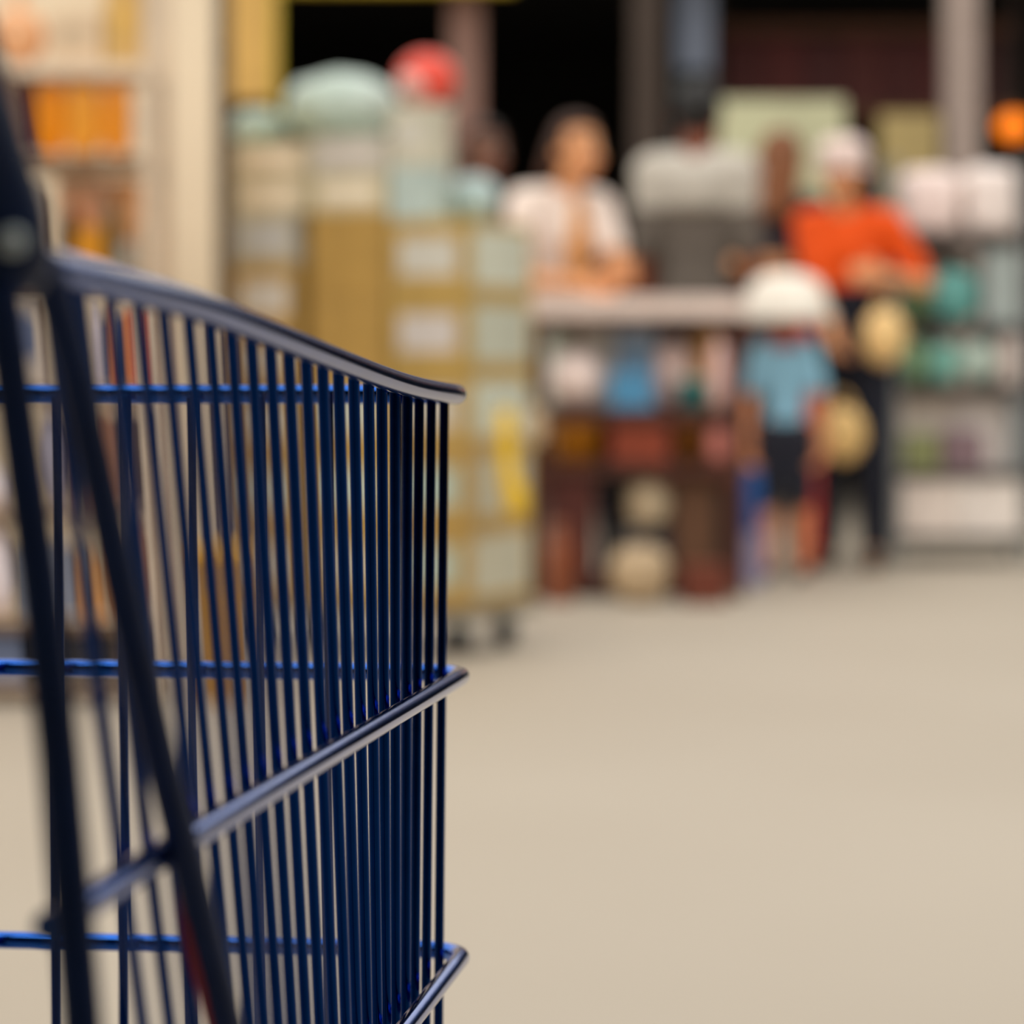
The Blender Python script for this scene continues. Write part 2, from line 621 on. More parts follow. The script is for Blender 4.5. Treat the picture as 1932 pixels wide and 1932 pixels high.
def tub(name, label, cat, loc, r, h, rgb, group=None, rim=None, fill=None, taper=0.78):
    t = thing(name, label, cat, loc, 0, group)
    obj('body', lathe_bm([(0, 0), (r * taper, 0), (r * .97, h * .95), (r, h * .95), (r, h), (r * .93, h), (r * (taper - .06), h * .06), (0, h * .06)], 24), mat(rgb, rough=0.4), t, True)
    obj('rim', lathe_bm([(r * .99, h * .94), (r * 1.05, h * .95), (r * 1.05, h), (r * .99, h * 1.01)], 24), mat(rim or rgb), t, True)
    if fill:
        obj('filling', soft_bm((r * 1.7, r * 1.7, h * .5), 2.0, .12, 3), mat(fill), t, True).location = (0, 0, h * .55)
    return t


def span(u0, u1, vtop, zb, Y):
    """centre x, width and height of something seen between columns u0..u1 up to row vtop, standing at height zb"""
    a_, b_ = P(u0, vtop, Y), P(u1, vtop, Y)
    return (a_.x + b_.x) / 2, b_.x - a_.x, a_.z - zb


def shelf_z(v, Y):
    return P(0, v, Y).z


def put(kind, name, label, cat, u0, u1, vtop, zb, Y, rgb, group=None, zmax=None, **kw):
    x, wd, h = span(u0, u1, vtop, zb, Y)
    if zmax:
        h = min(h, zmax - zb)
    loc = (x, Y, zb + 0.0008)
    h -= 0.001
    if kind == 'box':
        dp = kw.pop('depth', min(wd, 0.2))
        loc = (x, Y + dp / 2, zb + 0.0008)
        return carton(name, label, cat, loc, (wd, dp, h), rgb, group=group, **kw)
    if kind == 'bag':
        if zmax:
            kw['knot'] = False
        dp = kw.pop('depth', min(wd * .8, 0.22))
        loc = (x, Y + dp / 2, zb + 0.0008)
        return bag(name, label, cat, loc, (wd, dp, h), rgb, group=group, **kw)
    if kind == 'jar':
        return jar(name, label, cat, (x, Y + wd / 2, zb + 0.0008), wd / 2, h, rgb, kw.pop('lid', rgb), group=group, **kw)
    if kind == 'tub':
        return tub(name, label, cat, (x, Y + wd / 2, zb + 0.0008), wd / 2 / 1.05, h, rgb, group=group, **kw)
    if kind == 'ball':
        t = obj(name, soft_bm((wd, wd, h), 2.0, 0.02, kw.get('seed', 1), 4, False), mat(rgb, rough=kw.get('rough', .4)), None, True)
        t.location = (x, Y + wd / 2, zb + 0.0008)
        return tag(t, label, cat, group)


def rack(name, label, u0, u1, Y, depth, shelf_vs, top_z, m_post, m_board, post_w=0.03, thick=0.02, back=False, rim=None):
    xa, xb = P(u0, 700, Y).x, P(u1, 700, Y).x
    t = thing(name, label, 'rack', ((xa + xb) / 2, Y + depth / 2, 0))
    hw = (xb - xa) / 2
    for sx in (-1, 1):
        for sy in (-1, 1):
            obj('post', box_bm((sx * (hw - post_w / 2), sy * (depth / 2 - post_w / 2), top_z / 2), (post_w, post_w, top_z), 0.003), m_post, t)
    zs = []
    for v in shelf_vs:
        z = shelf_z(v, Y)
        zs.append(z)
        obj('shelf_board', box_bm((0, 0, z - thick / 2), (2 * hw - 2 * post_w - 0.002, depth - 0.004, thick), 0.003), m_board, t)
        for sy in (-1, 1):
            obj('shelf_lip', box_bm((0, sy * (depth / 2 - 0.004), z - thick * 0.8), (2 * hw - 2 * post_w - 0.002, 0.007, thick * 1.3), 0.001), rim or m_board, t)
    return t, zs


# ---- left shelves
LY = floor_y(1328)
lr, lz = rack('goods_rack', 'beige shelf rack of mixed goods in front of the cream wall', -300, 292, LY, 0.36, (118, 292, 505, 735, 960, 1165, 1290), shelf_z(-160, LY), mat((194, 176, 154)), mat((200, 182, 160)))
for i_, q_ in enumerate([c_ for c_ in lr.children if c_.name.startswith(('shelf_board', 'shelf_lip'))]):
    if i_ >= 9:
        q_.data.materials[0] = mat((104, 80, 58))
G = 'mixed goods on the left shelves'
R = 'rack'
fy = LY + 0.031
def L(kind, row, name, label, cat, u0, u1, vtop, rgb, **kw):
    dy = kw.pop('dy', 0.0)
    return put(kind, name, label, cat, u0, u1, vtop, lz[row], fy + dy, rgb, group=G, zmax=lz[row - 1] - .034 if row else None, **kw)

L('bag', 0, 'snack_bag', 'peach snack bag at the left end of the top left shelf', 'bag', -20, 80, 12, (222, 165, 120), seed=4)
L('box', 0, 'goods_box', 'wide pale beige box in the middle of the top left shelf', 'box', 88, 192, 22, (205, 180, 150), lab=(190, 168, 140))
L('box', 0, 'goods_box', 'mustard tan box beside the pillar on the top left shelf', 'box', 196, 272, -40, (190, 155, 95), lab=(205, 165, 90))
L('box', 0, 'goods_box', 'beige box leaning off the left end of the top left shelf', 'box', -130, -30, -10, (205, 180, 150))
L('box', 1, 'goods_box', 'narrow dark red box left of the orange bags', 'box', 30, 62, 132, (70, 12, 8))
L('bag', 1, 'orange_bag', 'bright orange bag at the left of the orange trio', 'bag', 62, 122, 148, (250, 150, 16), seed=2, knot=False, n=4)
L('bag', 1, 'orange_bag', 'bright orange bag in the middle of the orange trio, the widest', 'bag', 120, 190, 142, (255, 170, 56), seed=5, knot=False, n=4)
L('bag', 1, 'orange_bag', 'bright orange bag at the right of the orange trio', 'bag', 188, 246, 150, (255, 160, 44), seed=8, knot=False, n=4)
L('jar', 1, 'white_jar', 'greyish white jar right of the orange bags', 'jar', 250, 288, 182, (210, 200, 180), lid=(200, 195, 180))
L('box', 1, 'goods_box', 'brown box at the far left beside the dark red box', 'box', -120, 20, 160, (120, 90, 70))
L('jar', 2, 'goods_jar', 'dark brown jar nearest the cart handle on the third left shelf', 'jar', 108, 150, 398, (60, 42, 22), lid=(70, 50, 30), sh=.85)
L('box', 2, 'goods_box', 'amber box with a pale peach carton behind it', 'box', 142, 192, 428, (190, 125, 10), depth=.06)
L('box', 2, 'goods_box', 'pale peach carton behind the amber box', 'box', 105, 195, 335, (212, 170, 140), dy=.08, lab=(222, 150, 105))
L('jar', 2, 'goods_jar', 'dark olive bottle between the amber box and the tin', 'bottle', 196, 226, 372, (95, 78, 42), lid=(70, 58, 40))
L('jar', 2, 'grey_tin', 'small blue-grey tin low on the third left shelf', 'tin', 222, 254, 458, (150, 150, 145), lid=(165, 165, 160), neck=.9, sh=.8)
L('box', 2, 'goods_box', 'orange-tan packet behind the blue-grey tin', 'box', 206, 262, 340, (215, 155, 105), dy=.08, depth=.08)
L('jar', 2, 'goods_jar', 'brown jar beside the pillar on the third left shelf', 'jar', 258, 290, 418, (120, 95, 55), lid=(130, 100, 60), sh=.85)
L('box', 2, 'goods_box', 'grey box at the far left of the third left shelf', 'box', -130, 60, 350, (150, 140, 130))
L('box', 3, 'goods_box', 'grey-white carton behind the cart arm on the fourth left shelf', 'box', -60, 85, 545, (185, 172, 160), lab=(90, 100, 130))
L('jar', 3, 'goods_jar', 'lilac-white bottle seen through the cart wires', 'bottle', 155, 190, 560, (190, 180, 190), lid=(150, 150, 170))
L('box', 3, 'goods_box', 'orange packet seen through the cart wires', 'box', 222, 243, 575, (205, 120, 55), depth=.1, tape=False)
L('box', 3, 'goods_box', 'red-orange packet next to the pillar on the fourth left shelf', 'box', 254, 264, 570, (215, 95, 45), depth=.1, tape=False)
L('box', 3, 'goods_box', 'navy packet between the lilac bottle and the orange packet', 'box', 195, 212, 590, (55, 70, 110), depth=.1, tape=False)
L('bag', 4, 'goods_bag', 'grey-lilac bag on the fifth left shelf', 'bag', 50, 150, 770, (150, 145, 160), seed=9)
L('box', 4, 'goods_box', 'red-brown box on the fifth left shelf', 'box', 156, 222, 780, (140, 95, 70))
L('box', 4, 'goods_box', 'dark brown crate beside the pillar on the fifth left shelf', 'crate', 226, 264, 775, (62, 44, 28))
L('bag', 4, 'goods_bag', 'white bag at the left end of the fifth left shelf', 'bag', -70, 44, 880, (210, 200, 205), seed=11)
L('bag', 5, 'goods_bag', 'pale lilac bag low at the left edge', 'bag', -80, 40, 985, (205, 195, 200), seed=12)
L('box', 5, 'goods_box', 'blue-grey box on the sixth left shelf', 'box', 50, 145, 1030, (120, 125, 140))
L('jar', 5, 'goods_jar', 'tan jar on the sixth left shelf', 'jar', 150, 205, 1040, (205, 150, 90), lid=(190, 140, 90), sh=.85)
L('bag', 5, 'goods_bag', 'brown sack beside the pillar on the sixth left shelf', 'sack', 214, 264, 985, (165, 115, 70), seed=13)
L('box', 6, 'goods_box', 'slate blue crate on the lowest left shelf', 'crate', -90, 60, 1185, (85, 95, 120))
L('box', 6, 'goods_box', 'black crate on the lowest left shelf', 'crate', 70, 205, 1190, (28, 24, 22))
L('box', 6, 'goods_box', 'dark brown crate on the lowest left shelf beside the pillar', 'crate', 210, 264, 1195, (60, 46, 34))

# yellow bucket on the floor behind the cart
yy = floor_y(1322)
x, wd, h = span(366, 466, 1030, 0, yy)
t = tub('yellow_bucket', 'bright yellow bucket on the floor between the pillar and the carton stack', 'bucket', (x, yy, 0), wd / 2, h, (255, 190, 6), taper=.9)
obj('handle', tube_bm([(wd / 2 * math.cos(a_), -.004, h * .93 - .10 * math.sin(a_) * 0.6) for a_ in [PI * i_ / 12 for i_ in range(13)]][1:-1], 0.003, 8), mat((120, 120, 120), metal=.8), t, True)
for v_ in t.children:
    if v_.name.startswith('handle'):
        v_.location = (0, -wd / 2 * 1.02, 0)

# yellow banner behind the stack
bx, bw, bh = span(436, 524, 0, 0, HY - 0.4)
t = thing('yellow_banner', 'ochre yellow banner hanging behind the carton stack', 'banner', (bx, HY - 0.4, 0))
obj('cloth', box_bm((0, 0, (P(0, 190, HY - .4).z + 2.9) / 2), (bw, 0.012, 2.9 - P(0, 190, HY - .4).z), 0.004), mat((184, 146, 78), var=.15, scale=3), t)
obj('pole', tube_bm([(bw / 2 - .01, 0, 0), (bw / 2 - .01, 0, 2.95)], 0.016, 12), mat((172, 152, 50)), t, True)
obj('base', lathe_bm([(0, 0), (.16, 0), (.16, .02), (.03, .04), (0, .04)], 20, (bw / 2 - .01, 0, 0)), M_rubber, t, True)

# ---- carton stack on a wheeled platform
TH = math.radians(-25)
CY = 8.55
cor = P(884, 700, CY)
ex = Vector((math.cos(TH), math.sin(TH), 0))
ey = Vector((-math.sin(TH), math.cos(TH), 0))
LW, LD = 0.735, 0.42
base_z = shelf_z(1148, CY)


def ST(xl, yl, z=0.0):
    """point of the stack: xl from its left end, yl behind its front face"""
    q = Vector((cor.x, cor.y, 0)) + ex * (xl - LW) + ey * yl
    return Vector((q.x, q.y, z))


dol = thing('platform_trolley', 'low grey platform trolley carrying the carton stack', 'trolley', ST(LW / 2, LD / 2, 0), TH)
obj('deck', box_bm((0, 0, base_z - 0.0175), (LW + .03, LD + .03, 0.035), 0.006), mat((120, 110, 92)), dol)
for sx in (-1, 1):
    for sy in (-1, 1):
        f_ = obj('caster', box_bm((sx * (LW / 2 - .06), sy * (LD / 2 - .06), base_z - .05), (.04, .04, .032), .003), M_chrome, dol)
        obj('wheel', tube_bm([(sx * (LW / 2 - .06) - .016, sy * (LD / 2 - .06), .045), (sx * (LW / 2 - .06) + .016, sy * (LD / 2 - .06), .045)], .045, 20), M_rubber, f_, True)
obj('push_handle', tube_bm([(-LW / 2 - .01, -LD / 2, base_z - .01), (-LW / 2 - .03, -LD / 2, .9), (-LW / 2 - .03, LD / 2, .9), (-LW / 2 - .01, LD / 2, base_z - .01)], .012, 12), mat((150, 150, 145), metal=.8), dol, True)

KR = (166, 136, 76)
PALE = (186, 180, 166)
columns = {
    'left': [(1148, KR, PALE), (1005, KR, (178, 182, 172)), (862, KR, PALE), (732, KR, PALE), (628, KR, (190, 186, 180)), (492, (170, 165, 150), (172, 174, 176)), (395, (182, 172, 145), (214, 200, 180)), (325, (180, 168, 140), (212, 198, 178))],
    'middle': [(1148, KR, (182, 176, 160)), (1000, (170, 140, 80), (178, 190, 180)), (855, (168, 138, 78), (180, 186, 175)), (710, (166, 134, 72), None), (556, (164, 132, 70), None), (396, (182, 172, 140), (214, 202, 182)), (322, (180, 176, 164), (184, 178, 172))],
    'right': [(1148, KR, (170, 184, 172)), (998, KR, (168, 186, 176)), (848, (168, 140, 80), (170, 186, 176)), (703, (166, 138, 74), (188, 184, 172)), (558, (168, 140, 80), (186, 180, 170)), (413, (170, 142, 82), (178, 180, 172))],
}
tops = {'left': 255, 'middle': 248, 'right': 396}
ordn = ['bottom', 'second from the bottom', 'third from the bottom', 'fourth from the bottom', 'fifth from the bottom', 'sixth from the bottom', 'seventh from the bottom', 'eighth from the bottom']
cw = LW / 3
for ci, cn in enumerate(('left', 'middle', 'right')):
    rows = columns[cn]
    # rows shortened so that the right column has five cartons over its base
    vs = [r_[0] for r_ in rows] + [tops[cn]]
    if cn == 'right':
        rows = rows[:]
        vs = [1148, 998, 848, 703, 558, 413]
        rows = rows[:5]
        labs = [(170, 184, 172), (168, 186, 176), (188, 184, 172), (188, 182, 178), (186, 184, 174)]
    for ri, (vv, rgb, lb) in enumerate(rows):
        z0 = shelf_z(vs[ri], CY) + 0.0004
        z1 = shelf_z(vs[ri + 1], CY) - 0.0004
        if cn == 'right':
            lb = labs[ri]
        c_ = ST(cw * (ci + .5), LD / 2, z0)
        jit = random.uniform(-.01, .01)
        nar = .034 if cn == 'left' and vs[ri] > 395 else 0.0
        c_ = c_ - ex * (nar / 2)
        what = 'kraft carton' if rgb[2] < 100 else 'pale carton'
        kind_l = 'with a pale label' if lb else 'without a label'
        carton('carton', '%s %s, %s of the %s carton column' % (what, kind_l, ordn[ri].replace(' from the bottom', ' from bottom'), cn), 'carton',
               c_, (cw - .006 - abs(jit) * .5 - nar, LD - .004, z1 - z0), rgb, TH, lab=lb, group='cartons stacked on the platform trolley',
               side_lab=((178, 174, 154), (172, 168, 148), (182, 186, 170), (174, 176, 160), (186, 188, 172))[ri % 5] if cn == 'right' else None, labsize=(.74, .5))

# goods on top of the cartons
def xl_for(u, yl):
    xl = LW / 2
    for _ in range(20):
        p_ = ST(xl, yl)
        xl += ((u - U0) * p_.y / F - p_.x) / ex.x
    return xl


def on_stack(kind, name, label, cat, u0, u1, vtop, vb, xl, yl, rgb, **kw):
    p = ST(xl_for((u0 + u1) / 2, yl), yl)
    Yc = p.y
    wd = (u1 - u0) * Yc / F
    zb = shelf_z(vb, CY)
    h = shelf_z(vtop, CY) - zb
    if kind == 'bag':
        return bag(name, label, cat, (p.x, p.y, zb + .001), (wd, kw.pop('d', wd * .7), h), rgb, rz=TH, **kw)
    if kind == 'box':
        return carton(name, label, cat, (p.x, p.y, zb + .001), (wd, kw.pop('d', wd * .8), h), rgb, TH, **kw)

on_stack('bag', 'wrapped_bale', 'large mint plastic bale topping the middle of the carton stack', 'bale', 535, 755, 112, 248, cw * 1.62, LD / 2, (172, 190, 182), seed=3, knot=False, n=2.3, d=.30)
on_stack('bag', 'wrapped_bale', 'small mint plastic bale topping the left carton column', 'bale', 440, 538, 180, 255, cw * .47, LD / 2 - .02, (168, 186, 176), seed=6, knot=False, n=2.4, d=.17)
on_stack('box', 'pale_box', 'mint box on top of the right carton column', 'box', 750, 836, 312, 413, cw * 2.30, .070, (168, 184, 180), d=.13)
on_stack('box', 'pale_box', 'beige grey box under the red ball', 'box', 750, 838, 192, 311, cw * 2.30, .070, (184, 180, 162), d=.13, lab=(190, 188, 178))
on_stack('bag', 'mint_bag', 'mint plastic bag at the right end of the carton stack', 'bag', 846, 940, 320, 413, cw * 2.86, LD / 2 + .04, (165, 186, 186), seed=7, n=2.4, d=.13, knot=False)
p = ST(xl_for(805, .085), .085)
rb = obj('red_ball', soft_bm((.165, .165, .145), 2.0, .03, 2, 4, False), mat((238, 80, 62), rough=.35), None, True)
rb.location = (P(805, 0, p.y).x, p.y, shelf_z(192, CY) + .003)
pp = obj('panel', ell_bm((-.030, -.034, .052), (.052, .052, .044)), mat((244, 190, 182), rough=.35), rb, True)
tag(pp, 'pale pink panel')
tag(rb, 'coral red ball on the topmost box of the stack', 'ball')
# yellow bag hanging by the stack's right side
yb_ = P(966, 968, CY + .06)
t = thing('yellow_bag', 'yellow bag hanging at the right side of the carton stack', 'bag', (P(966, 0, CY + .1).x, CY - .01, yb_.z))
bm = new_bm()
hh = P(0, 772, CY).z - yb_.z
for z, wv, xo in ((0, .045, .012), (.02, .056, .012), (.07, .052, .006), (.12, .036, -.012), (.2, .030, -.018), (hh * .98, .026, -.018)):
    pass
prof = [(0.0, .046, .010), (.02, .060, .010), (.06, .058, .006), (.10, .046, -.010), (.18, .042, -.016), (hh - .01, .042, -.018), (hh, .030, -.018)]
obj('body', tube_bm([(xo, 0, z) for z, wv, xo in prof], [wv for z, wv, xo in prof], 18, flat=.55), mat((222, 180, 28), rough=.4), t, True)
obj('hook', tube_bm([(-.02, 0, hh), (-.02, 0, hh + .035), (-.035, .01, hh + .05), (-.05, .03, hh + .045)], .004, 8), M_chrome, t, True)

# ---- middle display rack
DY = floor_y(1128)
M_wood = mat((66, 32, 22), rough=.5, var=.25, scale=8)
dr, dz = rack('display_rack', 'dark wooden display rack of small goods in front of the shoppers', 1003, 1404, DY, 0.42, (588, 772, 874, 1092), shelf_z(566, DY), M_wood, M_wood, .045, .03)
xa, xb = P(1000, 0, DY).x, P(1406, 0, DY).x
o = obj('table_runner', box_bm((0, 0, 0), (xb - xa, .46, shelf_z(562, DY) - shelf_z(600, DY)), .006), mat((205, 188, 180)), None)
o.location = ((xa + xb) / 2, DY + .21, (shelf_z(562, DY) + shelf_z(600, DY)) / 2 + .002)
o.parent = dr
o.matrix_parent_inverse = Matrix.Translation(-Vector(dr.location))
tag(o, 'pinkish white cloth over the rack top')
G = 'small goods on the wooden display rack'
def D(kind, row, name, label, cat, u0, u1, vtop, rgb, **kw):
    dy = kw.pop('dy', 0.0)
    return put(kind, name, label, cat, u0, u1, vtop, dz[row], DY + .02 + dy, rgb, group=G, zmax=dz[row - 1] - .048 if row else None, **kw)

D('jar', 1, 'mint_bottle', 'mint green bottle at the left end of the wooden rack', 'bottle', 1030, 1084, 606, (190, 200, 190), lid=(185, 195, 185), neck=.7, sh=.8, dy=.23)
D('box', 1, 'white_pack', 'white pack beside the mint bottle on the wooden rack', 'pack', 1090, 1160, 606, (216, 210, 204), depth=.1, dy=.24)
D('box', 1, 'blue_pack', 'pale blue pack behind the coral pack on the wooden rack', 'pack', 1164, 1238, 612, (165, 182, 205), depth=.1, dy=.18, lab=(120, 160, 195))
D('ball', 1, 'white_ball', 'big white ball in front of the mint bottle', 'ball', 1036, 1142, 662, (236, 214, 208))
D('box', 1, 'blue_tray', 'teal blue tray between the white ball and the pink packs', 'tray', 1150, 1230, 702, (70, 130, 170), depth=.08)
D('bag', 1, 'pink_pack', 'pale pink bag right of the teal blue tray', 'bag', 1236, 1306, 640, (222, 190, 184), seed=3, knot=False, dy=.12)
D('jar', 1, 'orange_jar', 'orange jar behind the teal tub on the wooden rack', 'jar', 1304, 1360, 622, (240, 178, 96), lid=(235, 180, 120), neck=.85, sh=.8, dy=.22)
D('tub', 1, 'teal_tub', 'teal tub in front of the orange jar', 'tub', 1276, 1344, 716, (40, 140, 150), rim=(150, 195, 185), dy=-.005)
D('bag', 1, 'pink_pack', 'pale pink bag at the right end of the wooden rack', 'bag', 1340, 1376, 640, (215, 178, 175), seed=5, knot=False)
D('tub', 2, 'amber_bowl', 'amber bowl at the left end of the middle wooden shelf', 'bowl', 1031, 1146, 792, (188, 124, 36), rim=(200, 145, 60), fill=(150, 85, 25))
D('box', 2, 'red_box', 'rust red box on the middle wooden shelf', 'box', 1152, 1262, 792, (124, 52, 30), depth=.14)
D('tub', 2, 'brown_basket', 'brown basket on the middle wooden shelf', 'basket', 1266, 1334, 800, (128, 80, 30), fill=(110, 90, 30))
D('bag', 2, 'pink_bag', 'dusty pink bag at the right end of the middle wooden shelf', 'bag', 1336, 1376, 796, (196, 120, 110), seed=2)
D('box', 3, 'maroon_box', 'maroon box at the left of the lowest wooden shelf', 'box', 1034, 1122, 880, (72, 30, 24), depth=.2)
D('tub', 3, 'navy_bucket', 'navy bucket beside the maroon box', 'bucket', 1126, 1186, 925, (42, 46, 66), dy=.12)
D('box', 3, 'black_crate', 'black crate under the beige round cushion', 'crate', 1186, 1264, 1006, (34, 34, 44), depth=.14, dy=.02, tape=False)
put('ball', 'beige_ball', 'beige round cushion on the black crate in the wooden rack', 'cushion', 1180, 1268, 898, shelf_z(1006, DY + .04) + .001, DY + .04, (186, 168, 140), G)
D('box', 3, 'brown_box', 'brown box right of the beige round cushion', 'box', 1272, 1352, 885, (92, 62, 42), depth=.2, dy=.05)
# goods on the floor in front of the rack
def FL(kind, name, label, cat, u0, u1, vtop, vb, rgb, **kw):
    return put(kind, name, label, cat, u0, u1, vtop, 0.0, floor_y(vb), rgb, **kw)
FL('jar', 'terracotta_vase', 'terracotta vase on the floor at the left foot of the wooden rack', 'vase', 1030, 1082, 985, 1140, (128, 70, 44), lid=(115, 64, 42), neck=.6)
FL('bag', 'beige_sack', 'beige sack on the floor under the wooden rack', 'sack', 1152, 1266, 1030, 1142, (172, 150, 120), seed=9, knot=False)
FL('box', 'rust_crate', 'rust brown crate on the floor at the right foot of the wooden rack', 'crate', 1290, 1372, 1068, 1142, (96, 44, 28), depth=.16)
t = bag('cream_bag', 'round cream bag hooked on the left post of the wooden rack', 'bag', (P(994, 0, DY - .03).x, DY - .047, P(0, 845, DY).z), (.13, .10, P(0, 765, DY).z - P(0, 845, DY).z), (190, 168, 140), 4)
BY = floor_y(1112)
FL('box', 'lavender_box', 'lavender box on the floor under the blue canister', 'box', 1382, 1442, 1005, 1106, (140, 136, 165), depth=.1)
x, wd, h = span(1386, 1438, 885, 0, floor_y(1106))
zl = shelf_z(1005, floor_y(1106)) + .002
jar('blue_canister', 'royal blue canister standing on the lavender box', 'canister', (x, floor_y(1106) + .05, zl), wd / 2, h - zl, (18, 80, 148), (30, 70, 130), neck=.8, sh=.85)

# ---- right rack
RY = floor_y(1064)
M_grey = mat((120, 124, 124), metal=.4, rough=.45)
rr_, rz_ = rack('metal_rack', 'grey metal rack of wrapped goods at the right edge', 1684, 1946, RY, 0.5, (448, 612, 728, 888, 1010), shelf_z(300, RY) , M_grey, mat((62, 58, 54)), .028, .022)
G = 'wrapped goods on the metal rack'
def Q(kind, row, name, label, cat, u0, u1, vtop, rgb, **kw):
    dy = kw.pop('dy', 0.0)
    return put(kind, name, label, cat, u0, u1, vtop, rz_[row], RY + .02 + dy, rgb, group=G, zmax=rz_[row - 1] - .036 if row else None, **kw)

zt_ = shelf_z(300, RY)
hz_top = shelf_z(448, RY)
Q('bag', 0, 'pink_bundle', 'large pinkish white bundle at the left of the top metal shelf', 'bundle', 1702, 1820, 312, (222, 202, 196), seed=3, n=5, knot=False, depth=.3)
Q('bag', 0, 'white_bundle', 'large white bundle at the right of the top metal shelf', 'bundle', 1824, 1928, 308, (230, 216, 210), seed=5, n=5, knot=False, depth=.3)
Q('bag', 1, 'white_sack', 'grey-white sack behind the teal bag on the second metal shelf', 'sack', 1706, 1850, 462, (198, 190, 178), seed=8, n=3, knot=False, dy=.2)
Q('bag', 1, 'teal_bag', 'teal bag on the second metal shelf', 'bag', 1760, 1850, 505, (88, 148, 142), seed=4, knot=False, depth=.12)
Q('bag', 1, 'green_bag', 'dark green bag at the left of the second metal shelf', 'bag', 1704, 1756, 525, (82, 108, 72), seed=2, knot=False, depth=.12)
Q('box', 1, 'grey_box', 'blue-grey box at the right of the second metal shelf', 'box', 1858, 1926, 470, (142, 152, 150), depth=.2)
Q('bag', 2, 'green_bag', 'moss green bag at the left of the third metal shelf', 'bag', 1702, 1752, 632, (125, 158, 122), seed=6, knot=False, depth=.12)
Q('bag', 2, 'teal_bag', 'sea green bag beside the moss green bag on the third metal shelf', 'bag', 1754, 1812, 640, (120, 178, 165), seed=9, knot=False, depth=.12)
Q('ball', 2, 'mint_ball', 'pale mint ball on the third metal shelf', 'ball', 1812, 1882, 622, (178, 196, 186), dy=.0)
Q('jar', 2, 'pink_jar', 'pale pink jar at the right of the third metal shelf', 'jar', 1884, 1926, 625, (205, 192, 186), lid=(200, 188, 184), neck=.85, sh=.85)
Q('box', 3, 'white_pack', 'long pinkish white pack at the left of the fourth metal shelf', 'pack', 1702, 1800, 742, (212, 200, 190), depth=.22, dy=.1)
Q('box', 3, 'white_pack', 'long pinkish white pack at the right of the fourth metal shelf', 'pack', 1804, 1900, 738, (214, 204, 198), depth=.22, dy=.1)
Q('box', 3, 'olive_pack', 'olive pack low on the fourth metal shelf', 'pack', 1706, 1772, 818, (128, 132, 88), depth=.09)
Q('box', 3, 'purple_pack', 'dull purple pack low on the fourth metal shelf', 'pack', 1778, 1856, 812, (120, 98, 104), depth=.09)
Q('box', 3, 'grey_box', 'slate grey box at the right end of the fourth metal shelf', 'box', 1909, 1928, 760, (140, 145, 146), depth=.2)
Q('box', 4, 'white_carton', 'long white carton at the left of the lowest metal shelf', 'carton', 1700, 1806, 900, (224, 208, 198), depth=.3, tape=False)
Q('box', 4, 'white_carton', 'long white carton at the right of the lowest metal shelf', 'carton', 1808, 1927, 896, (228, 216, 208), depth=.3, tape=False)

# amber lamp hanging in the dark
AY = HY
t = thing('amber_lamp', 'glowing amber glass lamp hanging at the right edge', 'lamp', P(1912, 262, AY))
rl = 0.086
obj('shade', lathe_bm([(rl * .55, 0), (rl * .95, .03), (rl, .06), (rl * .8, .10), (rl * .35, .125), (0, .13)], 24), mat((240, 120, 10), rough=.15, k=1.0, emit=.8), t, True)
obj('cap', lathe_bm([(.02, .125), (.022, .16), (0, .165)], 16), mat((90, 70, 50), metal=.8), t, True)
obj('cord', tube_bm([(0, 0, .16), (0, 0, 2.765 - t.location.z)], .004, 8), M_rubber, t, True)

# boards and goods further back
def board(name, label, u0, u1, v0, v1, Y, rgb, cat='sign'):
    x, wd, _ = span(u0, u1, v0, 0, Y)
    z0, z1 = P(0, v1, Y).z, P(0, v0, Y).z
    t = thing(name, label, cat, (x, Y, 0))
    obj('panel', box_bm((0, 0, (z0 + z1) / 2), (wd, .02, z1 - z0), .004), mat(rgb, var=.1, scale=4), t)
    for sx in (-1, 1):
        obj('leg', tube_bm([(sx * wd * .42, .022, 0), (sx * wd * .42, .022, z1 - .02)], .012, 10), M_grey, t, True)
    return t

board('sign_board', 'pale green-cream board on legs behind the long-haired shopper', 1356, 1594, 188, 400, 14.4, (172, 172, 140))
board('sign_board', 'small olive board behind the metal rack', 1660, 1772, 215, 420, 14.6, (150, 132, 86))
board('blue_grey_board', 'narrow unidentified blue-grey panel standing inside the black opening', 1272, 1345, -40, 132, HY + .3, (104, 112, 128), 'board')  # plain panel standing in for an unidentified blue-grey hanging shape

# dark shelf with red crates inside the hall
HYs = HY + .9
hr, hzz = rack('hall_shelf', 'tall brown shelf of dark red crates inside the black opening', 1340, 1930, HYs, .5, (40, 200), shelf_z(-60, HYs), mat((40, 24, 17)), mat((72, 40, 18)), .05, .05)
for i in range(7):
    u = 1366 + i * 76
    c_ = [(66, 16, 13), (74, 19, 15), (62, 16, 15), (70, 22, 17), (64, 15, 12), (72, 19, 18), (52, 18, 15)][i]
    nth = ['first', 'second', 'third', 'fourth', 'fifth', 'sixth', 'seventh'][i]
    put('box', 'red_crate', 'dark red crate on the lower hall shelf, %s from its left end' % nth, 'crate', u, u + 74, 66 + (i * 5) % 12, hzz[1], HYs + .06, c_, group='dark red crates on the hall shelf', depth=.35, tape=False)


# ------------------------------------------------------------------ people
SKIN = (205, 145, 100)


